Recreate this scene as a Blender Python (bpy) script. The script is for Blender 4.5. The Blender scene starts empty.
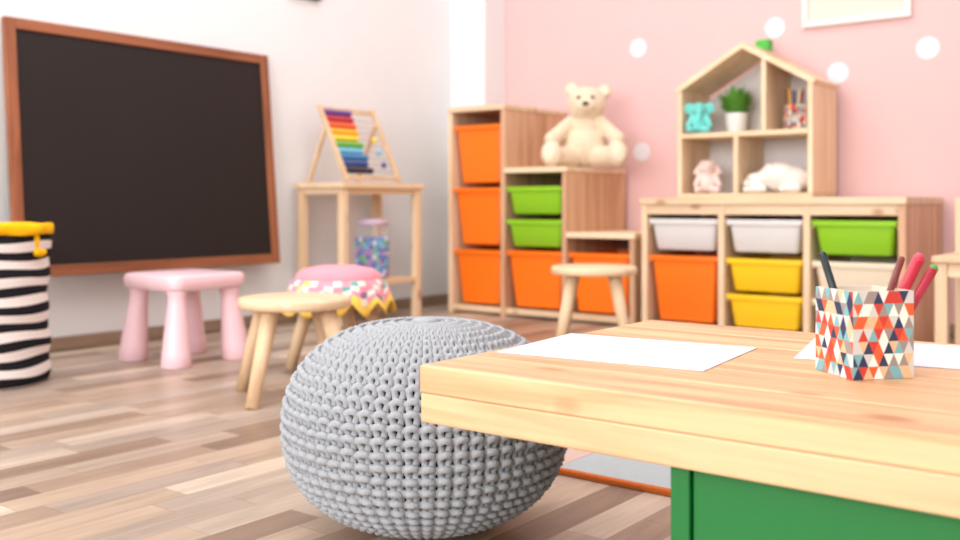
import bpy, bmesh, math, random
from mathutils import Vector, Matrix, Euler
random.seed(7)
S = bpy.context.scene
COL = S.collection

# ------------------------------------------------------------------ materials
def srgb(c):
    return tuple(((v/255)/12.92 if v/255 <= .04045 else (((v/255)+.055)/1.055)**2.4) for v in c)+(1,)
def mat(name, c, rough=.5, spec=.5, bump=0, bscale=200, sheen=0, trans=0, alpha=1, coat=0, var=0, vscale=8):
    m = bpy.data.materials.new(name); m.use_nodes = True
    nt = m.node_tree; b = nt.nodes['Principled BSDF']
    b.inputs['Base Color'].default_value = srgb(c)
    b.inputs['Roughness'].default_value = rough
    b.inputs['Specular IOR Level'].default_value = spec
    b.inputs['Sheen Weight'].default_value = sheen
    b.inputs['Transmission Weight'].default_value = trans
    b.inputs['Coat Weight'].default_value = coat
    b.inputs['Alpha'].default_value = alpha
    tc = nt.nodes.new('ShaderNodeTexCoord')
    if bump:
        n = nt.nodes.new('ShaderNodeTexNoise'); n.inputs['Scale'].default_value = bscale
        n.inputs['Detail'].default_value = 4
        nt.links.new(tc.outputs['Object'], n.inputs['Vector'])
        bp = nt.nodes.new('ShaderNodeBump'); bp.inputs['Strength'].default_value = bump
        bp.inputs['Distance'].default_value = .004
        nt.links.new(n.outputs['Fac'], bp.inputs['Height'])
        nt.links.new(bp.outputs['Normal'], b.inputs['Normal'])
    n2 = nt.nodes.new('ShaderNodeTexNoise'); n2.inputs['Scale'].default_value = vscale
    nt.links.new(tc.outputs['Object'], n2.inputs['Vector'])
    hsv = nt.nodes.new('ShaderNodeHueSaturation')
    mr = nt.nodes.new('ShaderNodeMapRange')
    v = var if var else .02
    mr.inputs['To Min'].default_value = 1-v; mr.inputs['To Max'].default_value = 1+v
    nt.links.new(n2.outputs['Fac'], mr.inputs['Value'])
    nt.links.new(mr.outputs['Result'], hsv.inputs['Value'])
    hsv.inputs['Color'].default_value = srgb(c)
    nt.links.new(hsv.outputs['Color'], b.inputs['Base Color'])
    return m

def wood(name, light, dark, axis='X', rough=.5, knots=True, fine=1.0, contrast=.16):
    m = bpy.data.materials.new(name); m.use_nodes = True
    nt = m.node_tree; b = nt.nodes['Principled BSDF']; L = nt.links
    b.inputs['Roughness'].default_value = rough
    tc = nt.nodes.new('ShaderNodeTexCoord')
    oi = nt.nodes.new('ShaderNodeObjectInfo')
    add = nt.nodes.new('ShaderNodeVectorMath'); add.operation = 'MULTIPLY_ADD'
    L.new(oi.outputs['Random'], add.inputs[0]); add.inputs[1].default_value = (7, 5, 9)
    L.new(tc.outputs['Object'], add.inputs[2])
    def mp(al, ac):
        x = nt.nodes.new('ShaderNodeMapping')
        s = [ac]*3; s['XYZ'.index(axis)] = al
        x.inputs['Scale'].default_value = s
        L.new(add.outputs[0], x.inputs['Vector']); return x
    m1 = mp(1.6*fine, 26*fine)
    n1 = nt.nodes.new('ShaderNodeTexNoise'); n1.inputs['Scale'].default_value = 1
    n1.inputs['Detail'].default_value = 5; n1.inputs['Distortion'].default_value = .5
    L.new(m1.outputs[0], n1.inputs['Vector'])
    r = nt.nodes.new('ShaderNodeValToRGB')
    r.color_ramp.elements[0].position = .5-contrast; r.color_ramp.elements[0].color = srgb(dark)
    r.color_ramp.elements[1].position = .5+contrast*.7; r.color_ramp.elements[1].color = srgb(light)
    L.new(n1.outputs['Fac'], r.inputs['Fac'])
    m2 = mp(6*fine, 160*fine)
    n2 = nt.nodes.new('ShaderNodeTexNoise'); n2.inputs['Scale'].default_value = 1; n2.inputs['Detail'].default_value = 2
    L.new(m2.outputs[0], n2.inputs['Vector'])
    mr = nt.nodes.new('ShaderNodeMapRange'); mr.inputs['To Min'].default_value = .86; mr.inputs['To Max'].default_value = 1.1
    L.new(n2.outputs['Fac'], mr.inputs['Value'])
    mr2 = nt.nodes.new('ShaderNodeMapRange'); mr2.inputs['To Min'].default_value = .92; mr2.inputs['To Max'].default_value = 1.05
    L.new(oi.outputs['Random'], mr2.inputs['Value'])
    mm = nt.nodes.new('ShaderNodeMath'); mm.operation = 'MULTIPLY'
    L.new(mr.outputs[0], mm.inputs[0]); L.new(mr2.outputs[0], mm.inputs[1])
    hsv = nt.nodes.new('ShaderNodeHueSaturation')
    L.new(r.outputs['Color'], hsv.inputs['Color']); L.new(mm.outputs[0], hsv.inputs['Value'])
    out = hsv.outputs['Color']
    if knots:
        mk = mp(5, 9)
        v = nt.nodes.new('ShaderNodeTexVoronoi'); v.inputs['Scale'].default_value = 1
        L.new(mk.outputs[0], v.inputs['Vector'])
        kr = nt.nodes.new('ShaderNodeValToRGB')
        kr.color_ramp.elements[0].position = .07; kr.color_ramp.elements[0].color = (1,1,1,1)
        kr.color_ramp.elements[1].position = .15; kr.color_ramp.elements[1].color = (0,0,0,1)
        L.new(v.outputs['Distance'], kr.inputs['Fac'])
        km = nt.nodes.new('ShaderNodeMath'); km.operation = 'MULTIPLY'; km.inputs[1].default_value = .65
        L.new(kr.outputs['Color'], km.inputs[0])
        mx = nt.nodes.new('ShaderNodeMix'); mx.data_type = 'RGBA'
        L.new(km.outputs[0], mx.inputs[0]); L.new(out, mx.inputs[6])
        mx.inputs[7].default_value = srgb((156, 98, 60))
        out = mx.outputs[2]
    L.new(out, b.inputs['Base Color'])
    bp = nt.nodes.new('ShaderNodeBump'); bp.inputs['Strength'].default_value = .08; bp.inputs['Distance'].default_value = .002
    L.new(n2.outputs['Fac'], bp.inputs['Height']); L.new(bp.outputs['Normal'], b.inputs['Normal'])
    return m

PINE_L, PINE_D = (240, 214, 180), (226, 190, 150)
pineX = wood('pine_x', PINE_L, PINE_D, 'X'); pineZ = wood('pine_z', PINE_L, PINE_D, 'Z'); pineY = wood('pine_y', PINE_L, PINE_D, 'Y')
shadepine = wood('pine_shaded_side', (222, 180, 144), (196, 148, 112), 'Z')  # pine darkened for right-facing sides; their shade is put into the colour
houseZ = wood('house_pine_z', (240, 212, 178), (226, 194, 156), 'Z', knots=False)
houseX = wood('house_pine_x', (240, 212, 178), (226, 194, 156), 'X', knots=False)
tableW = wood('table_plank_wood', (226, 184, 140), (194, 144, 102), 'X', rough=.4, fine=1.3)
tableE = wood('table_edge_wood', (228, 188, 144), (202, 154, 110), 'X', rough=.45, fine=1.3)
beech = wood('beech', (230, 200, 164), (214, 178, 140), 'Z', knots=False)
beechX = wood('beech_seat', (234, 208, 174), (222, 188, 150), 'X', knots=False)
redwood = wood('blackboard_frame_wood', (158, 94, 60), (122, 68, 40), 'Z', knots=False)
redwoodY = wood('blackboard_frame_wood_y', (158, 94, 60), (122, 68, 40), 'Y', knots=False)
skirtW = wood('baseboard_wood', (160, 134, 114), (136, 112, 94), 'Y', knots=False)
orange = mat('orange_plastic', (255, 122, 20), .35)
green = mat('green_plastic', (146, 206, 40), .35)
yellow = mat('yellow_plastic', (254, 208, 36), .35)
whitep = mat('white_plastic', (226, 224, 224), .35)
beigep = mat('beige_plastic', (238, 224, 200), .35)
pinkp = mat('pink_plastic', (246, 208, 216), .35)
white = mat('white_paint', (240, 240, 240), .6)
paperM = mat('paper', (222, 222, 230), .8, .2)
dgreen = mat('dark_green_paint', (16, 110, 46), .4, var=.04)
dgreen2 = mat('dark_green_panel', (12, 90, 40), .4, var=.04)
black = mat('black', (22, 22, 24), .5)
chalk = mat('chalkboard_slate', (36, 30, 29), .5, .25, var=.12, vscale=3)

# ------------------------------------------------------------------ builders
def empty(name, loc=(0,0,0)):
    e = bpy.data.objects.new(name, None); e.empty_display_size = .05; e.location = loc
    COL.objects.link(e); return e
def link(me, name, parent=None, m=None, smooth=False):
    ob = bpy.data.objects.new(name, me); COL.objects.link(ob)
    if m is not None:
        for x in (m if isinstance(m, (list, tuple)) else [m]): me.materials.append(x)
    if smooth:
        for p in me.polygons: p.use_smooth = True
    if parent:
        ob.parent = parent
    return ob
def frombm(bm, name, parent=None, m=None, smooth=False):
    bmesh.ops.recalc_face_normals(bm, faces=bm.faces)
    me = bpy.data.meshes.new(name); bm.to_mesh(me); bm.free()
    return link(me, name, parent, m, smooth)
def bmbox(bm, lo, hi, bev=0, M=None, seg=2):
    r = bmesh.ops.create_cube(bm, size=1)
    vs = r['verts']
    c = [(a+b)/2 for a, b in zip(lo, hi)]; s = [abs(b-a) for a, b in zip(lo, hi)]
    for v in vs: v.co = Vector((v.co.x*s[0]+c[0], v.co.y*s[1]+c[1], v.co.z*s[2]+c[2]))
    if bev:
        es = list({e for v in vs for e in v.link_edges})
        rr = bmesh.ops.bevel(bm, geom=es, offset=bev, segments=seg, affect='EDGES', profile=.5)
        vs = list({v for v in vs if v.is_valid} | set(rr['verts']))
    if M is not None:
        for v in vs: v.co = M @ v.co
    return vs
def box(parent, name, lo, hi, m, bev=.002, M=None, seg=2):
    bm = bmesh.new(); bmbox(bm, lo, hi, bev, M, seg); return frombm(bm, name, parent, m)
def tube(parent, name, p0, p1, r0, r1, m, seg=20, smooth=True, caps=True):
    bm = bmesh.new(); p0 = Vector(p0); p1 = Vector(p1); d = p1-p0
    bmesh.ops.create_cone(bm, cap_ends=caps, segments=seg, radius1=r0, radius2=r1, depth=d.length)
    q = d.to_track_quat('Z', 'Y').to_matrix().to_4x4()
    M = Matrix.Translation((p0+p1)/2) @ q
    for v in bm.verts: v.co = M @ v.co
    ob = frombm(bm, name, parent, m)
    for p in ob.data.polygons: p.use_smooth = len(p.vertices) == 4
    return ob
def lathe(parent, name, prof, c, m, seg=40, smooth=True, mids=None, wob=None, top=None):
    bm = bmesh.new(); rings = []
    zmax = max(z for r, z in prof)
    for k, (r, z) in enumerate(prof):
        ox = oy = 0
        if top: ox, oy = top[0]*z/zmax, top[1]*z/zmax
        if r < 1e-5: rings.append([bm.verts.new((c[0]+ox, c[1]+oy, c[2]+z))]); continue
        ring = []
        for i in range(seg):
            a = 2*math.pi*i/seg
            rr, zz = (r, z) if wob is None else wob(r, z, a, k)
            ring.append(bm.verts.new((c[0]+ox+rr*math.cos(a), c[1]+oy+rr*math.sin(a), c[2]+zz)))
        rings.append(ring)
    for k in range(len(rings)-1):
        A, B = rings[k], rings[k+1]
        for i in range(seg):
            j = (i+1) % seg
            if len(A) == 1 and len(B) == 1: continue
            if len(A) == 1: f = bm.faces.new((A[0], B[j], B[i]))
            elif len(B) == 1: f = bm.faces.new((A[i], A[j], B[0]))
            else: f = bm.faces.new((A[i], A[j], B[j], B[i]))
            if mids: f.material_index = mids(k, i)
    return frombm(bm, name, parent, m, smooth)
def addell(bm, c, r, rot=(0,0,0), sub=3):
    x = bmesh.ops.create_icosphere(bm, subdivisions=sub, radius=1)
    M = Matrix.Translation(c) @ Euler(rot).to_matrix().to_4x4() @ Matrix.Diagonal((r[0], r[1], r[2], 1))
    for v in x['verts']: v.co = M @ v.co
def ell(parent, name, c, r, m, rot=(0,0,0), M=None, sub=3):
    bm = bmesh.new(); addell(bm, c, r, rot, sub)
    if M is not None:
        for v in bm.verts: v.co = M @ v.co
    return frombm(bm, name, parent, m, True)
def capsule(bm, p0, p1, r0, r1, n=9):
    p0 = Vector(p0); p1 = Vector(p1)
    for i in range(n):
        t = i/(n-1); rr = r0*(1-t)+r1*t
        addell(bm, p0.lerp(p1, t), (rr, rr, rr), sub=2)
def plush(parent, name, build, m, M, voxel=.006, smooth=6):
    bm = bmesh.new(); build(bm)
    for v in bm.verts: v.co = M @ v.co
    ob = frombm(bm, name, parent, m, True)
    r = ob.modifiers.new('r', 'REMESH'); r.mode = 'VOXEL'; r.voxel_size = voxel; r.use_smooth_shade = True
    s = ob.modifiers.new('s', 'SMOOTH'); s.iterations = smooth; s.factor = .5
    return ob
def rrect(cx, cy, hx, hy, rad, n=5):
    pts = []
    for (sx, sy, a0) in ((1,1,0), (-1,1,90), (-1,-1,180), (1,-1,270)):
        for i in range(n):
            a = math.radians(a0+90*i/(n-1))
            pts.append((cx+sx*(hx-rad)+rad*math.cos(a), cy+sy*(hy-rad)+rad*math.sin(a)))
    return pts
def loft(parent, name, rings, m, cap=(True, True), smooth=True):
    bm = bmesh.new(); R = [[bm.verts.new(p) for p in r] for r in rings]
    n = len(R[0])
    for A, B in zip(R, R[1:]):
        for i in range(n):
            j = (i+1) % n; bm.faces.new((A[i], A[j], B[j], B[i]))
    if cap[0]: bm.faces.new(R[0][::-1])
    if cap[1]: bm.faces.new(R[-1])
    ob = frombm(bm, name, parent, m)
    if smooth:
        ob.data.polygons.foreach_set('use_smooth', [len(p.vertices) == 4 for p in ob.data.polygons])
        ob.data.set_sharp_from_angle(angle=math.radians(40))
    return ob

# ------------------------------------------------------------------ room
XL, YP, XR, YB, H = -3.08, 3.90, 2.3, -2.7, 2.6
PX = -2.865
def floor_mat():
    m = bpy.data.materials.new('laminate_strip_floor'); m.use_nodes = True
    nt = m.node_tree; b = nt.nodes['Principled BSDF']; L = nt.links
    tc = nt.nodes.new('ShaderNodeTexCoord'); sp = nt.nodes.new('ShaderNodeSeparateXYZ')
    L.new(tc.outputs['Object'], sp.inputs[0])
    def M(op, a, b_=None, c=None):
        n = nt.nodes.new('ShaderNodeMath'); n.operation = op
        for i, v in enumerate((a, b_, c)):
            if v is None: continue
            if isinstance(v, (int, float)): n.inputs[i].default_value = v
            else: L.new(v, n.inputs[i])
        return n.outputs[0]
    def WN(x, y):
        c = nt.nodes.new('ShaderNodeCombineXYZ'); L.new(x, c.inputs[0])
        if y is not None: L.new(y, c.inputs[1])
        w = nt.nodes.new('ShaderNodeTexWhiteNoise'); w.noise_dimensions = '3D'; L.new(c.outputs[0], w.inputs['Vector'])
        return w.outputs['Value']
    u = M('DIVIDE', sp.outputs['X'], .066); row = M('FLOOR', u)
    off = M('MULTIPLY', WN(row, None), 5.0)
    v = M('ADD', M('DIVIDE', sp.outputs['Y'], .36), off); colm = M('FLOOR', v)
    rnd = WN(row, colm)
    ramp = nt.nodes.new('ShaderNodeValToRGB'); L.new(rnd, ramp.inputs['Fac'])
    e = ramp.color_ramp.elements
    e[0].position = 0; e[0].color = srgb((128, 105, 90))
    e[1].position = 1; e[1].color = srgb((208, 189, 170))
    for p, c in ((.2, (156, 131, 113)), (.45, (173, 150, 131)), (.65, (188, 164, 143)), (.82, (166, 149, 136))):
        k = e.new(p); k.color = srgb(c)
    cb = nt.nodes.new('ShaderNodeCombineXYZ')
    L.new(M('MULTIPLY', sp.outputs['X'], 45.), cb.inputs[0]); L.new(M('MULTIPLY', sp.outputs['Y'], 4.), cb.inputs[1])
    L.new(M('MULTIPLY', rnd, 40.), cb.inputs[2])
    n = nt.nodes.new('ShaderNodeTexNoise'); n.inputs['Scale'].default_value = 1; n.inputs['Detail'].default_value = 5
    n.inputs['Distortion'].default_value = .8
    L.new(cb.outputs[0], n.inputs['Vector'])
    g = nt.nodes.new('ShaderNodeMapRange'); g.inputs['From Min'].default_value = .25; g.inputs['From Max'].default_value = .75
    g.inputs['To Min'].default_value = .76; g.inputs['To Max'].default_value = 1.14
    L.new(n.outputs['Fac'], g.inputs['Value'])
    fu = M('FRACT', u); fv = M('FRACT', v)
    seam = M('MULTIPLY', M('GREATER_THAN', fu, .02), M('GREATER_THAN', fv, .005))
    sm = M('MULTIPLY_ADD', seam, .28, .72)
    val = M('MULTIPLY', g.outputs[0], sm)
    h = nt.nodes.new('ShaderNodeHueSaturation'); L.new(ramp.outputs[0], h.inputs['Color']); L.new(val, h.inputs['Value'])
    L.new(h.outputs[0], b.inputs['Base Color'])
    b.inputs['Roughness'].default_value = .36
    b.inputs['Specular IOR Level'].default_value = .4
    return m
wallW = mat('white_wall_paint', (233, 234, 236), .9, .2, bump=.05, bscale=120)
wallP = mat('pink_wall_paint', (227, 188, 187), .9, .2, bump=.05, bscale=120)
box(None, 'floor', (XL-.1, YB-.1, -.05), (XR+.1, YP+.1, 0), floor_mat(), 0)
box(None, 'wall_left', (XL-.1, YB-.1, 0), (XL, YP+.1, H), wallW, 0)
box(None, 'wall_back', (XL, YP, 0), (XR, YP+.1, H), wallP, 0)
box(None, 'wall_pillar', (XL, 3.729, 0), (PX, YP, H), wallW, .004)
box(None, 'wall_right', (XR, YB-.1, 0), (XR+.1, YP+.1, H), wallW, 0)
box(None, 'ceiling', (XL-.1, YB-.1, H), (XR+.1, YP+.1, H+.05), white, 0)
fw = empty('wall_front')
box(fw, 'below_window', (XL, YB-.1, 0), (XR, YB, .6), wallW, 0)
box(fw, 'above_window', (XL, YB-.1, 2.3), (XR, YB, H), wallW, 0)
box(fw, 'pier_left', (XL, YB-.1, .6), (XL+.3, YB, 2.3), wallW, 0)
box(fw, 'pier_right', (XR-.9, YB-.1, .6), (XR, YB, 2.3), wallW, 0)
wn = empty('window_1')
for i in range(4):
    x = XL+.3+i*(XR-.9-XL-.3-.05)/3
    box(wn, f'mullion_{i+1}', (x, YB-.08, .6), (x+.05, YB-.02, 2.3), white, .004)
box(wn, 'rail_bottom', (XL+.3, YB-.08, .6), (XR-.9, YB-.02, .66), white, .004)
box(wn, 'rail_top', (XL+.3, YB-.08, 2.24), (XR-.9, YB-.02, 2.3), white, .004)
box(None, 'baseboard_left', (XL, YB, 0), (XL+.014, 3.729, .045), skirtW, .003)
box(None, 'baseboard_back', (PX, YP-.014, 0), (XR, YP, .045), skirtW, .003)

# polka dot stickers
K = 1.0156
bm = bmesh.new()
for (x, z) in ((-2.10, 1.166), (-.911, 1.051), (-1.484, 1.187), (-1.235, .986), (-2.082, .71), (-.62, .70), (-.35, 1.17), (-2.6, 1.5), (-1.75, 1.5), (-.7, 1.5), (-.1, .9), (.2, 1.3), (.5, .8), (.9, 1.15)):
    r = bmesh.ops.create_cone(bm, cap_ends=True, segments=40, radius1=.042, radius2=.042, depth=.002)
    M = Matrix.Translation((x*K, YP-.001, .482+(z-.482)*K)) @ Matrix.Rotation(math.pi/2, 4, 'X')
    for v in r['verts']: v.co = M @ v.co
frombm(bm, 'polka_dot_wall_stickers', None, mat('dot_white', (230, 226, 232), .8))

# framed picture on pink wall
pf = empty('picture_frame')
x0, x1, z0, z1 = -1.390, -.980, 1.182, 1.50
fm = mat('frame_white', (232, 230, 226), .45)
box(pf, 'frame_bottom', (x0, YP-.022, z0), (x1, YP, z0+.022), fm, .003)
box(pf, 'frame_top', (x0, YP-.022, z1-.022), (x1, YP, z1), fm, .003)
box(pf, 'frame_left', (x0, YP-.022, z0+.022), (x0+.022, YP, z1-.022), fm, .003)
box(pf, 'frame_right', (x1-.022, YP-.022, z0+.022), (x1, YP, z1-.022), fm, .003)
box(pf, 'mat_board', (x0+.022, YP-.01, z0+.022), (x1-.022, YP-.002, z1-.022), mat('mat_board', (222, 212, 200), .8), 0)
# dark framed picture on white wall (only its bottom edge shows)
pd = empty('dark_picture_frame')
box(pd, 'frame', (XL, 2.68, 1.335), (XL+.02, 2.86, 1.60), black, .003)
box(pd, 'print', (XL+.02, 2.70, 1.36), (XL+.022, 2.84, 1.58), paperM, 0)

# ------------------------------------------------------------------ blackboard (leaning slightly)
bb = empty('blackboard')
y0, y1, z0, z1 = 1.517, 2.568, .247, 1.068
ang = math.atan2(.075, z1-z0)
MB = Matrix.Translation((XL+.004, 0, z1)) @ Matrix.Rotation(-ang, 4, 'Y') @ Matrix.Translation((-(XL+.004), 0, -z1))
X0 = XL+.004; fwid = .036
box(bb, 'slate', (X0+.004, y0+.02, z0+.02), (X0+.014, y1-.02, z1-.02), chalk, 0, MB)
box(bb, 'frame_left', (X0, y0, z0), (X0+.022, y0+fwid, z1), redwood, .003, MB)
box(bb, 'frame_right', (X0, y1-fwid, z0), (X0+.022, y1, z1), redwood, .003, MB)
box(bb, 'frame_top', (X0, y0+fwid, z1-fwid), (X0+.022, y1-fwid, z1), redwoodY, .003, MB)
box(bb, 'frame_bottom', (X0, y0+fwid, z0), (X0+.022, y1-fwid, z0+fwid), redwoodY, .003, MB)

# ------------------------------------------------------------------ bins & shelving
def bin_(parent, name, x0, x1, yf, zb, zt, m, depth=.40):
    cx = (x0+x1)/2; hx = (x1-x0)/2; cy = yf+depth/2; hy = depth/2
    tp = .006+.05*(zt-zb)
    def R(z, dx, dy, rad): return [(p[0], p[1], z) for p in rrect(cx, cy, hx-dx, hy-dy, rad)]
    rings = [R(zb, .012+tp+.006, .010+tp+.006, .012), R(zb+.006, .012+tp, .010+tp, .016), R(zt-.020, .012, .010, .016),
             R(zt-.018, .004, .001, .012), R(zt-.014, 0, 0, .012), R(zt-.002, 0, 0, .012), R(zt, .002, .002, .012),
             R(zt, .014, .012, .014), R(zt-.02, .016, .014, .014), R(zb+.01, .014+tp, .012+tp, .014)]
    return loft(parent, name, rings, m)
YF = 3.39; DP = .49
st = empty('stair_storage_shelf')
X0 = -2.81; W = .313; T = .022
hs = [.91, .636, .367]
px = [X0, X0+W, X0+2*W, X0+3*W]
box(st, 'side_panel_1', (px[0], YF, 0), (px[0]+T, YF+DP, hs[0]-.022), pineZ)
box(st, 'side_panel_2', (px[1]-T, YF, 0), (px[1], YF+DP, hs[0]-.022), shadepine)
box(st, 'side_panel_3', (px[2]-T, YF, 0), (px[2], YF+DP, hs[1]-.022), shadepine)
box(st, 'side_panel_4', (px[3]-T, YF, 0), (px[3], YF+DP, hs[2]-.022), shadepine)
box(st, 'top_1', (px[0]-.004, YF-.006, hs[0]-.022), (px[1]+.004, YF+DP, hs[0]), pineX)
box(st, 'top_2', (px[1], YF-.006, hs[1]-.022), (px[2]+.004, YF+DP, hs[1]), pineX)
box(st, 'top_3', (px[2], YF-.006, hs[2]-.022), (px[3]+.004, YF+DP, hs[2]), pineX)
for i in range(3):
    box(st, f'bottom_rail_{i+1}', (px[i]+(T if i == 0 else 0), YF+.01, .012), (px[i+1]-T, YF+.03, .036), pineX)
    zt = [(.827, .552, .281), (.555, .415, .284), (.284,)][i]
    for k, z in enumerate(zt):
        a = px[i]+(T if i == 0 else 0)
        box(st, f'runner_{i+1}{k}a', (a, YF+.02, z-.026), (a+.007, YF+.42, z-.019), pineY, 0)
        box(st, f'runner_{i+1}{k}b', (px[i+1]-T-.007, YF+.02, z-.026), (px[i+1]-T, YF+.42, z-.019), pineY, 0)
c = [(.827, .574, orange), (.552, .303, orange), (.281, .043, orange)]
for k, (zt, zb, m) in enumerate(c): bin_(st, f'bin_a{k+1}', px[0]+T+.001, px[1]-T-.001, YF+.004, zb, zt, m)
for k, (zt, zb, m) in enumerate([(.555, .44, green), (.415, .302, green), (.284, .043, orange)]): bin_(st, f'bin_b{k+1}', px[1]+.001, px[2]-T-.001, YF+.004, zb, zt, m)
bin_(st, 'bin_c1', px[2]+.001, px[3]-T-.001, YF+.004, .043, .284, orange)

lu = empty('low_storage_shelf')
A, B, HT = -1.84, -.872, .505
cw = (B-A-.024)/3
xs = [A+i*cw for i in range(4)]
for i in range(4):
    box(lu, f'panel_{i+1}', (xs[i], YF, 0), (xs[i]+.024, YF+DP, HT-.024), shadepine if i == 3 else pineZ)
box(lu, 'top', (A-.004, YF-.008, HT-.024), (B+.004, YF+DP, HT), pineX)
box(lu, 'top_rail', (A+.024, YF+.004, HT-.062), (B-.024, YF+.02, HT-.024), pineX)
sets = [[(.425, .308, whitep), (.286, .036, orange)],
        [(.425, .308, whitep), (.284, .166, yellow), (.154, .036, yellow)],
        [(.425, .308, green), (.284, .166, beigep), (.154, .036, beigep)]]
for i in range(3):
    a, b = xs[i]+.024, xs[i+1]
    box(lu, f'bottom_rail_{i+1}', (a, YF+.01, .01), (b, YF+.03, .032), pineX)
    for k, (zt, zb, m) in enumerate(sets[i]):
        bin_(lu, f'bin_{i+1}{k+1}', a+.002, b-.002, YF+.003, zb, zt, m)
        box(lu, f'runner_{i+1}{k}a', (a, YF+.02, zt-.027), (a+.009, YF+.42, zt-.020), pineY, 0)
        box(lu, f'runner_{i+1}{k}b', (b-.009, YF+.02, zt-.027), (b, YF+.42, zt-.020), pineY, 0)

# ------------------------------------------------------------------ house shaped shelf
hsf = empty('house_shaped_shelf')
ha, hb, hy0, hy1, hz = -1.785, -1.245, 3.585, 3.855, HT
t = .018; zw = .945; zp = 1.10; hm = (ha+hb)/2
box(hsf, 'base', (ha, hy0, hz), (hb, hy1, hz+t), houseX)
box(hsf, 'wall_left_side', (ha, hy0, hz+t), (ha+t, hy1, zw), houseZ)
box(hsf, 'wall_right_side', (hb-t, hy0, hz+t), (hb, hy1, zw), houseZ)
box(hsf, 'middle_shelf', (ha+t, hy0, .742), (hb-t, hy1, .742+t), houseX)
box(hsf, 'divider_lower', (-1.55, hy0, hz+t), (-1.55+t, hy1, .742), houseZ)
box(hsf, 'divider_upper', (-1.44, hy0+.002, .76), (-1.44+t, hy1, zp-.045), houseZ)
def prism(parent, name, poly, y0, y1, m):
    bm = bmesh.new()
    a = [bm.verts.new((x, y0, z)) for x, z in poly]; b = [bm.verts.new((x, y1, z)) for x, z in poly]
    bm.faces.new(a); bm.faces.new(b[::-1]); n = len(poly)
    for i in range(n): bm.faces.new((a[i], b[i], b[(i+1) % n], a[(i+1) % n]))
    return frombm(bm, name, parent, m)
sl = (zp-zw)/(hm-ha)
prism(hsf, 'roof_left', [(ha-.012, zw-.012*sl), (hm, zp), (hm, zp-.022), (ha-.002, zw-.022-.002*sl)], hy0-.004, hy1, houseX)
prism(hsf, 'roof_right', [(hb+.012, zw-.012*sl), (hm, zp), (hm, zp-.022), (hb+.002, zw-.022-.002*sl)], hy0-.004, hy1, houseX)
prism(hsf, 'back_panel', [(ha+t, hz+t), (hb-t, hz+t), (hb-t, zw-.03), (hm, zp-.03), (ha+t, zw-.03)], hy1-.006, hy1-.001, mat('house_back', (234, 230, 230), .8))
gb = empty('green_toy_block')
prism(gb, 'block_body', [(hm-.026, zp-.0078), (hm, zp+.001), (hm+.026, zp-.0078), (hm+.026, zp+.036), (hm-.026, zp+.036)], 3.78, 3.83, mat('toy_green', (70, 180, 60), .5))

# plant
pl = empty('potted_plant'); pc = (-1.606, 3.745, .7605)
lathe(pl, 'pot', [(0, 0), (.033, 0), (.037, .004), (.046, .080), (.046, .084), (.042, .084), (.041, .07), (0, .07)], pc, mat('pot_white', (240, 240, 238), .4), 32)
bm = bmesh.new()
for i in range(280):
    a = random.uniform(0, 2*math.pi); lean = random.uniform(0, 1)**.7*.076; h = random.uniform(.055, .160)*(1-.35*lean/.085)
    b0 = Vector((pc[0]+.02*math.cos(a)*random.random(), pc[1]+.02*math.sin(a)*random.random(), pc[2]+.07))
    w = random.uniform(.006, .010); sd = Vector((-math.sin(a), math.cos(a), 0))*w
    prev = None
    for k in range(5):
        s = k/4; p = b0+Vector((math.cos(a)*lean*s**1.3, math.sin(a)*lean*s**1.3, h*s-.01*s*s))
        ww = sd*(math.sin(math.pi*min(1, s*.85+.15))+.05)
        cur = (bm.verts.new(p-ww), bm.verts.new(p+ww))
        if prev: bm.faces.new((prev[0], prev[1], cur[1], cur[0]))
        prev = cur
frombm(bm, 'leaves', pl, mat('leaf_green', (104, 168, 64), .5, var=.35, vscale=60), True)

# pencil pot on house shelf
pp = empty('pencil_pot_small'); c0 = (-1.345, 3.68, .7605)
tri_cols = [(236, 232, 222), (226, 92, 48), (40, 52, 84), (120, 170, 176), (150, 136, 130), (196, 60, 48), (200, 200, 196), (232, 180, 140)]
trim_mats = [mat(f'tri_{i}', c_, .55) for i, c_ in enumerate(tri_cols)]
def tri_cup(parent, name, c, side, h, rot, nx=6, nz=6, th=.003):
    bm = bmesh.new(); s = side/2; rnd = random.Random(3)
    R = Matrix.Translation(c) @ Matrix.Rotation(rot, 4, 'Z')
    corners = [(-s, -s), (s, -s), (s, s), (-s, s)]
    for f in range(4):
        a = Vector(corners[f]+(0,)); b = Vector(corners[(f+1) % 4]+(0,))
        for r_ in range(nz):
            z0 = h*r_/nz; z1 = h*(r_+1)/nz
            offs = .5 if r_ % 2 else 0
            def P(u, z): u = min(max(u, 0), nx); return R @ (a.lerp(b, u/nx)+Vector((0, 0, z)))
            for k in range(-1, nx+1):
                u0 = k+offs
                for tri in (((u0, z0), (u0+1, z0), (u0+.5, z1)), ((u0+.5, z1), (u0+1, z0), (u0+1.5, z1))):
                    pts = [P(*q) for q in tri]
                    if (pts[1]-pts[0]).cross(pts[2]-pts[0]).length < 1e-8: continue
                    fc = bm.faces.new([bm.verts.new(p) for p in pts]); fc.material_index = rnd.randrange(len(trim_mats))
    ob = frombm(bm, name+'_sides', parent, trim_mats)
    bm = bmesh.new(); i_ = s-th; rings = []
    for (q, z) in ((s-.0003, 0), (s-.0003, h), (i_, h), (i_, .004)):
        rings.append([bm.verts.new(R @ Vector((x*q/s, y*q/s, z))) for x, y in corners])
    for A_, B_ in list(zip(rings, rings[1:]))[0:]:
        for i in range(4): bm.faces.new((A_[i], A_[(i+1) % 4], B_[(i+1) % 4], B_[i]))
    bm.faces.new(rings[0][::-1]); bm.faces.new(rings[-1])
    frombm(bm, name+'_liner', parent, mat('cup_liner', (226, 214, 196), .7))
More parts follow.
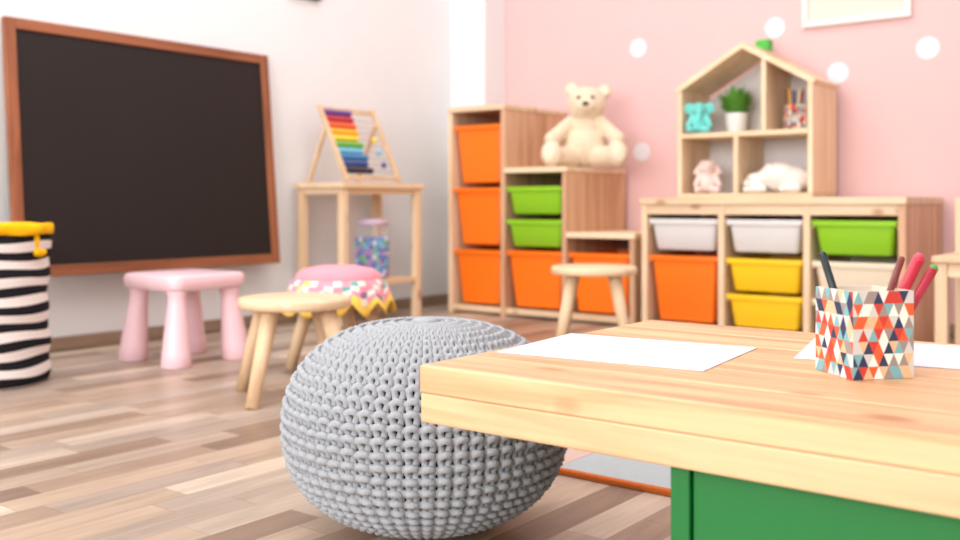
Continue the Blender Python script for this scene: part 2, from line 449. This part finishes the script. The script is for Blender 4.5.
tri_cup(pp, 'pot', c0, .068, .095, .6, 5, 6)
pcm = [mat(f'pencil_{i}', c_, .45) for i, c_ in enumerate([(190, 80, 50), (230, 170, 60), (70, 90, 150), (200, 60, 70), (90, 60, 50), (240, 220, 180)])]
for i in range(12):
    a = i*2.4; x = c0[0]+.018*math.cos(a); y = c0[1]+.018*math.sin(a)
    tube(pp, f'pencil_{i+1}', (c0[0]+.010*math.cos(a), c0[1]+.010*math.sin(a), c0[2]+.006), (c0[0]+.031*math.cos(a), c0[1]+.031*math.sin(a), c0[2]+.135+.025*random.random()), .004, .004, pcm[i % 6], 8)

# ------------------------------------------------------------------ plush toys
def sitting_plush(bm, s=1.0, ears='round'):
    addell(bm, (0, 0, .045), (.034, .03, .042)); addell(bm, (0, -.004, .105), (.031, .028, .028))
    addell(bm, (0, -.028, .100), (.014, .012, .011), sub=2)
    for sx in (-1, 1):
        capsule(bm, (sx*.03, -.006, .072), (sx*.045, -.026, .035), .012, .011, 6)
        capsule(bm, (sx*.02, -.02, .016), (sx*.038, -.055, .015), .015, .013, 6)
        if ears == 'long': capsule(bm, (sx*.018, 0, .125), (sx*.045, .002, .085), .009, .012, 8)
        elif ears == 'round': addell(bm, (sx*.022, 0, .13), (.011, .006, .011), sub=2)
def TM(x, y, z, rz=0, s=1): return Matrix.Translation((x, y, z)) @ Matrix.Rotation(rz, 4, 'Z') @ Matrix.Scale(s, 4)
fuzz = dict(rough=.95, spec=.1, bump=.6, bscale=160, sheen=.4)
def face(par, M, pos, r, m): 
    for i, p in enumerate(pos): ell(par, f'eye_{i+1}' if i < 2 else 'nose', p, (r, r*.6, r), m, M=M, sub=2)
tq = empty('turquoise_plush_elephant'); M = TM(-1.714, 3.636, .7610, .35, .94)
def eleph(bm):
    sitting_plush(bm, ears='none')
    for sx in (-1, 1): addell(bm, (sx*.04, .002, .108), (.024, .007, .026))
    capsule(bm, (0, -.03, .10), (.004, -.052, .06), .010, .007, 8)
plush(tq, 'body', eleph, mat('turquoise_plush', (116, 214, 208), **fuzz), M, .003, 3)
face(tq, M, [(-.012, -.031, .113), (.012, -.031, .113)], .003, black)
pk = empty('pink_plush_bunny'); M = TM(-1.69, 3.66, hz+t+.0005, .4, 1.0)
plush(pk, 'body', lambda b: sitting_plush(b, ears='long'), mat('pink_plush', (240, 212, 204), **fuzz), M, .003, 3)
face(pk, M, [(-.011, -.030, .112), (.011, -.030, .112), (0, -.040, .102)], .003, mat('plush_eye', (90, 50, 40), .3))
wp = empty('white_plush_bunny'); M = TM(-1.40, 3.68, hz+t+.0005, .15, 1.13)
def lying(bm):
    addell(bm, (.02, 0, .047), (.085, .05, .046)); addell(bm, (.0, -.01, .06), (.06, .045, .043)); addell(bm, (-.078, -.02, .04), (.034, .03, .03))
    addell(bm, (-.105, -.03, .032), (.016, .014, .013), sub=2); addell(bm, (.1, .0, .035), (.02, .02, .02), sub=2)
    capsule(bm, (-.07, -.01, .062), (-.03, -.035, .088), .009, .012, 8); capsule(bm, (-.06, .0, .065), (-.015, .0, .094), .009, .012, 8)
    capsule(bm, (-.05, -.04, .014), (-.10, -.065, .012), .014, .011, 6); capsule(bm, (.06, -.04, .016), (.02, -.065, .014), .018, .013, 6)
plush(wp, 'body', lying, mat('white_plush', (240, 230, 224), **fuzz), M, .0035, 3)
face(wp, M, [(-.095, -.047, .048), (-.108, -.012, .045), (-.121, -.032, .034)], .003, mat('plush_eye2', (90, 50, 40), .3))

# teddy bear
tb = empty('teddy_bear'); M = TM(-2.245, 3.635, hs[1]+.001, math.radians(30), 1.06)
def bear(bm):
    addell(bm, (0, .0, .092), (.088, .078, .090)); addell(bm, (0, .0, .165), (.066, .058, .06))
    addell(bm, (.006, -.016, .262), (.080, .070, .069), (0, .08, 0)); addell(bm, (.004, -.072, .245), (.038, .034, .029))
    addell(bm, (0, -.03, .235), (.063, .047, .042))
    for sx in (-1, 1):
        addell(bm, (sx*.066+.012, 0, .314-sx*.005), (.030, .016, .030))
        capsule(bm, (sx*.060, -.012, .185), (sx*.122, -.055, .122), .028, .032, 9)
        addell(bm, (sx*.130, -.068, .112), (.033, .035, .034))
        capsule(bm, (sx*.055, -.04, .045), (sx*.118, -.125, .042), .046, .037, 9)
        addell(bm, (sx*.128, -.150, .052), (.044, .028, .052), (0, 0, sx*.35))
bf = mat('bear_fur', (230, 210, 182), rough=.95, spec=.1, bump=.9, bscale=130, sheen=.4, var=.12, vscale=40)
plush(tb, 'body', bear, bf, M, .005, 3)
pad = mat('bear_paw_pad', (240, 224, 198), .9)
for sx in (-1, 1):
    ell(tb, f'paw_pad_{1 if sx<0 else 2}', (sx*.137, -.172, .052), (.028, .009, .036), pad, (0, 0, sx*.35), M)
    ell(tb, f'inner_ear_{1 if sx<0 else 2}', (sx*.066+.012, -.0135, .313-sx*.005), (.018, .005, .018), pad, M=M)
ell(tb, 'nose', (.004, -.104, .252), (.014, .008, .010), mat('bear_nose', (70, 42, 34), .4), M=M)
for sx in (-1, 1): ell(tb, f'eye_{1 if sx<0 else 2}', (sx*.028+.004, -.080, .280), (.0075, .005, .0075), black, M=M)

# ------------------------------------------------------------------ stools
def stool(name, x, y, h, r, fr, a0, parent=None):
    s = parent or empty(name)
    lathe(s, 'seat', [(0, -.026), (r-.008, -.026), (r-.002, -.023), (r, -.016), (r, -.007), (r-.003, -.002), (r-.010, 0), (0, 0)], (x, y, h), beechX, 56)
    for i in range(4):
        a = math.radians(a0+90*i)
        tube(s, f'leg_{i+1}', (x+fr*math.cos(a), y+fr*math.sin(a), 0), (x+fr*.58*math.cos(a), y+fr*.58*math.sin(a), h-.026), .016, .021, beech, 20)
    return s
stool('round_stool', -1.878, 1.665, .250, .140, .168, -78)
stool('round_stool', -1.674, 2.764, .280, .140, .16, -105)
cs = empty('cushioned_stool')
sx_, sy_ = -2.080, 2.010
stool('', sx_, sy_, .238, .122, .145, -60, cs)
lathe(cs, 'cushion', [(0, .001), (.105, .001), (.122, .012), (.127, .026), (.120, .044), (.100, .056), (.06, .064), (0, .066)], (sx_, sy_, .238), mat('pink_cushion', (244, 150, 164), .9, .1, bump=.4, sheen=.2, var=.08, vscale=25), 48)
# patterned handkerchief-cloth cover with scalloped yellow hem
skm = [mat('skirt_yellow', (250, 206, 92), .9), mat('skirt_cream', (242, 230, 218), .9), mat('skirt_pink', (240, 150, 166), .9),
       mat('skirt_teal', (110, 170, 170), .9), mat('skirt_violet', (150, 110, 150), .9)]
NR = 11
prof = [(.126, .028)]+[(.131+.028*(q/NR)**.8, .026-.078*(q/NR)**1.15) for q in range(1, NR+1)]
prof += [(prof[-1][0]-.003, prof[-1][1]), (.143, -.01), (.126, .022)]
def wob(r, z, a, k):
    q = min(k, NR)/NR if k <= NR+1 else .2
    return r+.010*q*math.sin(a*12), z+(q**1.5)*(.020*(1-abs(math.sin(a*6))*2))
sr = random.Random(2)
def cloth(k, i):
    if k >= NR-3: return 0
    cell = (i//6+(k//2)) % 3
    if cell == 0: return (2, 3, 2, 4, 0)[(i//18+k//2) % 5]
    return 1 if cell == 1 else 2
lathe(cs, 'cloth_cover', prof, (sx_, sy_, .238), skm, 216, True, cloth, wob)

# pink plastic stool
ps = empty('pink_plastic_stool')
cx, cy = -2.60, 1.855
def RR(z, hx, hy, rad): return [(p[0], p[1], z) for p in rrect(cx, cy, hx, hy, rad, 8)]
loft(ps, 'top', [RR(.226, .127, .124, .04), RR(.224, .132, .129, .04), RR(.232, .139, .137, .04), RR(.256, .142, .140, .04), RR(.266, .139, .137, .04), RR(.270, .131, .129, .04)], pinkp)
for i, (a, b) in enumerate(((-1, -1), (1, -1), (1, 1), (-1, 1))):
    lathe(ps, f'leg_{i+1}', [(0, 0), (.041, 0), (.044, .004), (.042, .04), (.027, .19), (.028, .21), (.034, .2255), (0, .2255)], (cx+a*.112, cy+b*.110, 0), pinkp, 28, top=(-a*.016, -b*.016))

# ------------------------------------------------------------------ striped basket
bk = empty('striped_fabric_basket'); bc = (-2.685, 1.275, 0); br = .165; bh = .405
bkm = [mat('stripe_black', (34, 32, 36), .9, .1), mat('stripe_cream', (232, 222, 218), .9, .1)]
NB = 17; prof = [(0, 0), (br-.01, 0)]
for i in range(NB+1): prof.append((br+.004*math.sin(i*1.7), .006+(bh-.006)*i/NB))
prof += [(br-.012, bh), (br-.014, .03), (0, .03)]
lathe(bk, 'body', prof, bc, bkm, 64, True, lambda k, i: (0 if (k-2) % 2 == 0 else 1) if 2 <= k < 2+NB else 1,
      lambda r, z, a, k: (r+.003*math.sin(5*a+k*.5), z+(.003*math.sin(4*a+k) if 2 < k < 2+NB else 0)))
ym = mat('yellow_liner', (250, 190, 24), .85, .1, bump=.3, bscale=60)
def wb(r, z, a, k): return r+.003*math.sin(9*a+k)+.002*math.sin(17*a), z+.0015*math.sin(6*a+k*.6)
lathe(bk, 'folded_liner', [(br-.02, .36), (br-.016, .41), (br-.004, .429), (br+.005, .429), (br+.009, .420), (br+.009, .402), (br+.004, .400), (br-.010, .402)], bc, ym, 96, True, None, wb)
lathe(bk, 'gathered_lid', [(br-.014, .40), (br-.06, .412), (.05, .418), (0, .42)], bc, ym, 48, True, None, lambda r, z, a, k: (r, z+.004*math.sin(12*a)*(r > .02)))
bx, by = bc[0]+.135, bc[1]+.070
ell(bk, 'bow_knot', (bx+.010, by+.004, .354), (.014, .014, .012), ym)
ell(bk, 'bow_tail', (bx+.006, by, .380), (.013, .012, .026), ym, (0, .2, .4))
ell(bk, 'bow_tail_b', (bx+.006, by+.018, .351), (.010, .016, .010), ym, (.3, 0, 0))

# ------------------------------------------------------------------ tall wooden side table + lower shelf, abacus, jar
at = empty('side_table')
ax0, ax1, ay0, ay1, az = -3.055, -2.772, 2.70, 3.19, .567
box(at, 'top', (ax0, ay0, az-.022), (ax1, ay1, az), pineY, .003)
lg = .032
for i, (x, y) in enumerate(((ax0+.01, ay0+.012), (ax1-.01-lg, ay0+.012), (ax1-.01-lg, ay1-.012-lg), (ax0+.01, ay1-.012-lg))):
    box(at, f'leg_{i+1}', (x, y, 0), (x+lg, y+lg, az-.022), pineZ, .003)
xa, xb, ya, yb = ax0+.01, ax1-.01, ay0+.012, ay1-.012
box(at, 'apron_front', (xb-.024, ya+lg, az-.045), (xb-.006, yb-lg, az-.022), pineY, .001)
box(at, 'apron_left', (xa+lg, ya+.006, az-.045), (xb-lg, ya+.024, az-.022), pineX, .001)
box(at, 'lower_shelf', (xa+.004, ya+lg, .150), (xb-.004, yb-lg, .172), pineY, .002)
box(at, 'lower_rail_a', (xa+lg, ya+.006, .145), (xb-lg, ya+.026, .172), pineX, .002)
box(at, 'lower_rail_b', (xa+lg, yb-.026, .145), (xb-lg, yb-.006, .172), pineX, .002)

jr = empty('glass_jar_of_beads'); jc = (-2.870, 2.965, .1725)
gl = mat('jar_glass', (235, 242, 250), .05, alpha=.13)
lathe(jr, 'glass', [(0, 0), (.068, 0), (.076, .008), (.077, .18), (.068, .20), (.062, .205), (.062, .218)], jc, gl, 40)
lathe(jr, 'lid', [(.0, .248), (.055, .248), (.064, .244), (.065, .2185), (0, .2185)], jc, mat('jar_lid', (214, 190, 214), .4), 40)
jm = [mat(f'bead_{i}', c_, .4) for i, c_ in enumerate([(60, 110, 200), (110, 200, 226), (190, 130, 210), (120, 200, 100), (230, 230, 240), (90, 90, 190), (70, 150, 210)])]
bm = bmesh.new()
rr_ = random.Random(5)
for L_ in range(11):
    for ring, n in ((.061, 15), (.038, 9), (.015, 4)):
        for i in range(n):
            if L_ < 10 and ring < .03: continue
            a = 2*math.pi*(i+.5*(L_ % 2))/n; zc = jc[2]+.018+L_*.0145
            k0 = len(bm.faces); addell(bm, (jc[0]+ring*math.cos(a), jc[1]+ring*math.sin(a), zc), (.012,)*3, sub=1)
            bm.faces.ensure_lookup_table(); mi = rr_.randrange(7)
            for f in bm.faces[k0:]: f.material_index = mi
frombm(bm, 'beads', jr, jm, True)

ab = empty('bead_abacus'); bz = az+.0005
yL, yR = 2.755, 3.06
top = Vector((-2.965, 0, .885)); fb = Vector((-2.800, 0, bz+.006)); rb = Vector((-3.038, 0, bz+.006)); mid = top.lerp(fb, .22)
def strut(name, a, b, y, w=.009, d=.007):
    v = b-a; n = v.length; an = math.atan2(v.x, v.z)
    MM = Matrix.Translation((a.x, y, a.z)) @ Matrix.Rotation(an, 4, 'Y')
    box(ab, name, (-w, -d, 0), (w, d, n), beech, .0015, MM)
for i, y in enumerate((yL, yR)):
    strut(f'front_post_{i+1}', top, fb, y); strut(f'rear_leg_{i+1}', mid, rb, y+(.0145 if i == 0 else -.0145), .008)
box(ab, 'top_bar', (top.x-.006, yL+.0075, top.z-.022), (top.x+.006, yR-.0075, top.z-.006), beech, .001)
bar = top.lerp(fb, .955)
box(ab, 'bottom_bar', (bar.x-.006, yL+.0075, bar.z-.007), (bar.x+.006, yR-.0075, bar.z+.007), beech, .001)
cols = [(104, 56, 140), (196, 40, 60), (232, 100, 40), (244, 180, 30), (248, 214, 50), (110, 180, 70), (110, 190, 220), (50, 120, 180), (40, 70, 140), (40, 36, 50)]
steel = mat('abacus_rod', (190, 180, 170), .3)
for i, c_ in enumerate(cols):
    p = top.lerp(fb, .095+.085*i); m = mat(f'abacus_bead_{i}', c_, .35)
    tube(ab, f'rod_{i+1}', (p.x, yL+.005, p.z), (p.x, yR-.005, p.z), .0015, .0015, steel, 8)
    bm = bmesh.new()
    for k in range(10):
        yy = yL+.018+k*.0155+(.09 if k > (9, 9, 9, 9, 8, 9, 8, 9, 8, 9)[i]-0 else 0)
        addell(bm, (p.x, yy, p.z), (.0135, .0079, .0135), sub=2)
    frombm(bm, f'beads_{i+1}', ab, m, True)

# ------------------------------------------------------------------ chair at right edge
ch = empty('childrens_chair')
qx0, qx1, qy0, qy1, qz = -.695, -.39, 3.0, 3.285, .335
for i, (x, y, hh) in enumerate(((qx0, qy0, qz-.02), (qx1-.034, qy0, qz-.02), (qx1-.034, qy1-.034, .50), (qx0, qy1-.034, .50))):
    box(ch, f'leg_{i+1}', (x, y, 0), (x+.034, y+.034, hh), beech, .004)
box(ch, 'seat', (qx0-.006, qy0-.01, qz-.02), (qx1+.006, qy1-.0345, qz), beechX, .004)
box(ch, 'back_slat_1', (qx0+.034, qy1-.026, .44), (qx1-.034, qy1-.010, .495), beechX, .003)
box(ch, 'back_slat_2', (qx0+.034, qy1-.026, .37), (qx1-.034, qy1-.010, .41), beechX, .003)
box(ch, 'rail_front', (qx0+.034, qy0+.006, qz-.06), (qx1-.034, qy0+.024, qz-.02), beechX, .002)
box(ch, 'rail_side', (qx0+.006, qy0+.034, qz-.06), (qx0+.024, qy1-.034, qz-.02), beechX, .002)

# ------------------------------------------------------------------ rug
rg = empty('area_rug')
gm = mat('rug_grey', (186, 194, 198), .95, .1, bump=1, bscale=300, var=.06, vscale=60)
gm2 = mat('rug_blush', (216, 190, 178), .95, .1, bump=1, bscale=300)
om = mat('rug_orange_border', (206, 108, 52), .9, .1, bump=.6, bscale=200)
RY = 1.470
box(rg, 'pile', (-.975, RY+.014, 0), (.30, 2.45, .010), gm, .002)
box(rg, 'blush_stripe', (-1.06, RY+.014, 0), (-.9755, 2.45, .010), gm2, .002)
for nm, lo, hi in (('border_near', (-1.074, RY, 0), (.314, RY+.0135, .011)), ('border_far', (-1.074, 2.4505, 0), (.314, 2.464, .011)),
                   ('border_left', (-1.074, RY+.014, 0), (-1.0605, 2.45, .011)), ('border_right', (.3005, RY+.014, 0), (.314, 2.45, .011))):
    box(rg, nm, lo, hi, om, .003)

# ------------------------------------------------------------------ table
tbz = .302
tbl = empty('activity_table'); tx0, tx1, ty0, ty1 = -.730, .45, .83, 1.376
n = 6; w = (ty1-ty0)/n; th1 = .031; th2 = .0645
for i in range(n):
    box(tbl, f'top_plank_{i+1}', (tx0, ty0+i*w+.0004, tbz-th1), (tx1, ty0+(i+1)*w-.0004, tbz), tableW, .0022)
box(tbl, 'lower_rail_near', (tx0+.001, ty0+.001, tbz-th2), (tx1-.001, ty0+.06, tbz-th1-.0002), tableE, .0025)
box(tbl, 'lower_rail_far', (tx0+.001, ty1-.06, tbz-th2), (tx1-.001, ty1-.001, tbz-th1-.0002), tableE, .002)
box(tbl, 'lower_rail_left', (tx0+.001, ty0+.061, tbz-th2), (tx0+.06, ty1-.061, tbz-th1-.0002), tableE, .002)
box(tbl, 'lower_rail_right', (tx1-.06, ty0+.061, tbz-th2), (tx1-.001, ty1-.061, tbz-th1-.0002), tableE, .002)
box(tbl, 'underside', (tx0+.061, ty0+.061, tbz-.058), (tx1-.061, ty1-.061, tbz-th1-.0002), tableE, 0)
gz = tbz-th2-.0005
box(tbl, 'cabinet_side_left', (-.431, ty0+.02, 0), (-.411, ty1-.03, gz), dgreen, .002)
box(tbl, 'cabinet_side_right', (.15, ty0+.02, 0), (.172, ty1-.03, gz), dgreen, .002)
box(tbl, 'cabinet_front_panel', (-.4095, ty0+.024, .02), (.1485, ty0+.042, gz-.002), dgreen, .002)
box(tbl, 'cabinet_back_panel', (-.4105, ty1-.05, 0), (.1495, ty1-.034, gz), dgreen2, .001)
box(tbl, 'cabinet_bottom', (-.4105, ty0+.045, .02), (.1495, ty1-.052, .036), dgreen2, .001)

def sheet(name, cx, cy, a, b, deg):
    MM = Matrix.Translation((cx, cy, tbz+.0004)) @ Matrix.Rotation(math.radians(deg), 4, 'Z')
    return box(None, name, (-a/2, -b/2, 0), (a/2, b/2, .0008), paperM, 0, MM)
sheet('paper_sheet', -.597, 1.068, .258, .200, 6)
sheet('paper_sheet', -.294, 1.252, .285, .192, 12)

pc_ = empty('pencil_cup'); cc = (-.319, 1.075, tbz+.0005)
tri_cup(pc_, 'cup', cc, .070, .090, math.radians(50), 6, 7)
def pencil(name, base, tip, r, m, tipm=None, kind='pencil'):
    base = Vector(base); tip = Vector(tip); d = (tip-base).normalized()
    tube(pc_, name, base, tip-d*.003, r, r, m, 16)
    ell(pc_, name+'_end', tip-d*.003, (r, r, r), tipm or m)
mk_dark = mat('pencil_black', (30, 40, 44), .4); mk_red = mat('marker_red', (190, 40, 60), .35); mk_pink = mat('marker_pink', (210, 70, 104), .35)
mk_gr = mat('marker_green', (70, 150, 60), .35); mk_br = mat('pencil_brown', (120, 52, 50), .4); mk_te = mat('pencil_crimson', (170, 40, 60), .4)
C = Vector(cc)
ri = Vector((.79, .613, 0)); fo = Vector((-.613, .79, 0))
pencil('pencil_black', C+ri*-.006+fo*.0+Vector((0,0,.006)), C+ri*-.042+fo*.006+Vector((0,0,.128)), .0040, mk_dark, mk_dark)
pencil('pencil_brown', C+ri*-.006+fo*-.01+Vector((0,0,.006)), C+ri*.038+fo*-.008+Vector((0,0,.124)), .0035, mk_br, mk_br)
pencil('marker_red', C+ri*.000+fo*-.004+Vector((0,0,.006)), C+ri*.060+fo*.0+Vector((0,0,.122)), .0056, mk_red, mk_red)
pencil('marker_pink', C+ri*.004+fo*.012+Vector((0,0,.006)), C+ri*.068+fo*.018+Vector((0,0,.124)), .0056, mk_pink, mk_pink)
pencil('marker_crimson', C+ri*.006+fo*-.014+Vector((0,0,.006)), C+ri*.071+fo*-.010+Vector((0,0,.114)), .0048, mk_te, mk_gr)

# ------------------------------------------------------------------ knitted pouf (real interlocking yarn loops)
def pouf():
    P = empty('knitted_pouf')
    cx, cy = -.965, 1.112; a_, b_ = .204, .148; zc = .158
    e1, e2 = .80, .92
    def pr(t):
        c_, s_ = math.cos(t), math.sin(t)
        return a_*max(c_, 0)**e1, b_*math.copysign(abs(s_)**e2, s_)
    N = 4000; pts = [pr(-math.pi/2+math.pi*i/N) for i in range(N+1)]
    cum = [0]
    for p, q in zip(pts, pts[1:]): cum.append(cum[-1]+math.hypot(q[0]-p[0], q[1]-p[1]))
    Lt = cum[-1]; rows = 34; ns = 60; sp = Lt/rows
    verts = []; faces = []; j = 0; per = 14; sides = 7
    for k in range(rows):
        s = (k+.5)*sp
        while cum[j] < s: j += 1
        (r, z) = pts[j]; (r2, z2) = pts[min(j+6, N)]; (r1, z1) = pts[max(j-6, 0)]
        dr, dz = r2-r1, z2-z1; l = math.hypot(dr, dz); dr /= l; dz /= l
        if r < .02: continue
        nr, nz = dz, -dr
        w = 2*math.pi*r/ns; sc = max(.3, min(1, (r/a_)**.6))
        yr = .0053*sc; hh = sp*.60; dd = .0052*sc; aa = .17*w
        M_ = ns*per; path = []
        for i in range(M_):
            t = 2*math.pi*i/per
            jit = .0009*math.sin(i*.37+k*2.1)+.0006*math.sin(i*.113+k)
            al = i*w/per+aa*math.sin(2*t)
            ph = al/r
            m_ = hh*math.cos(t)+jit
            # loop heads stand proud of the fabric, loop feet sink behind it
            nn = dd*(.55*math.cos(2*t)+.45*math.cos(t))
            rr = r+dr*m_+nr*nn; zz = z+dz*m_+nz*nn
            path.append(Vector((cx+rr*math.cos(ph), cy+rr*math.sin(ph), zc+zz)))
        base = len(verts)
        for i in range(M_):
            T_ = (path[(i+1) % M_]-path[i-1]).normalized()
            ph = (i*w/per)/r; Nn = Vector((nr*math.cos(ph), nr*math.sin(ph), nz))
            Bn = T_.cross(Nn).normalized(); Nn = Bn.cross(T_)
            for q in range(sides):
                an = 2*math.pi*q/sides
                v = path[i]+Nn*(yr*math.cos(an))+Bn*(yr*math.sin(an))
                verts.append((v.x, v.y, max(v.z, .001)))
        for i in range(M_):
            i2 = (i+1) % M_
            for q in range(sides):
                q2 = (q+1) % sides
                faces.append((base+i*sides+q, base+i*sides+q2, base+i2*sides+q2, base+i2*sides+q))
    me = bpy.data.meshes.new('yarn'); me.from_pydata(verts, [], faces); me.update()
    ym_ = mat('grey_cotton_yarn', (164, 167, 172), .9, .15, bump=.35, bscale=500, sheen=.1, var=.05, vscale=40)
    link(me, 'yarn_knit', P, ym_, True)
    prof = [pr(-math.pi/2+math.pi*i/40) for i in range(41)]
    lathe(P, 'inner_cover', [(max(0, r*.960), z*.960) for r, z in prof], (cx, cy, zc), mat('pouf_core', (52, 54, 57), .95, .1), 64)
    lathe(P, 'gather_button', [(0, b_-.004), (.02, b_-.002), (.022, b_+.002), (.016, b_+.006), (0, b_+.007)], (cx, cy, zc), ym_, 24)
pouf()

# ------------------------------------------------------------------ light
w = bpy.data.worlds.new('World'); S.world = w; w.use_nodes = True
bg = w.node_tree.nodes['Background']; bg.inputs['Color'].default_value = (.96, .98, 1, 1); bg.inputs['Strength'].default_value = 1.2
def area(name, loc, rot, sx, sy, e, col=(1,1,1)):
    l = bpy.data.lights.new(name, 'AREA'); l.shape = 'RECTANGLE'; l.size = sx; l.size_y = sy; l.energy = e; l.color = col
    o = bpy.data.objects.new(name, l); o.location = loc; o.rotation_euler = rot; COL.objects.link(o); return o
area('window_daylight', (-.9, YB+.02, 1.5), (math.radians(90), 0, 0), 4.0, 1.6, 165, (1, .99, .98))
area('added_ceiling_fill', (-1.5, 1.8, H-.02), (0, 0, 0), 2.8, 2.8, 60, (1, .99, .98))  # added overhead fill light, not a known fitting of the room

# ------------------------------------------------------------------ camera
cd = bpy.data.cameras.new('camera'); cam = bpy.data.objects.new('camera', cd); COL.objects.link(cam)
cam.location = (0, 0, .482); cam.rotation_euler = (math.radians(90), 0, math.radians(37.8))
cd.sensor_width = 36; cd.lens = 985/960*36; cd.shift_y = -66/960
cd.dof.use_dof = True; cd.dof.focus_distance = 1.25; cd.dof.aperture_fstop = 4.2
cd.clip_start = .02
S.camera = cam
S.view_settings.view_transform = 'Standard'
S.view_settings.look = 'None'
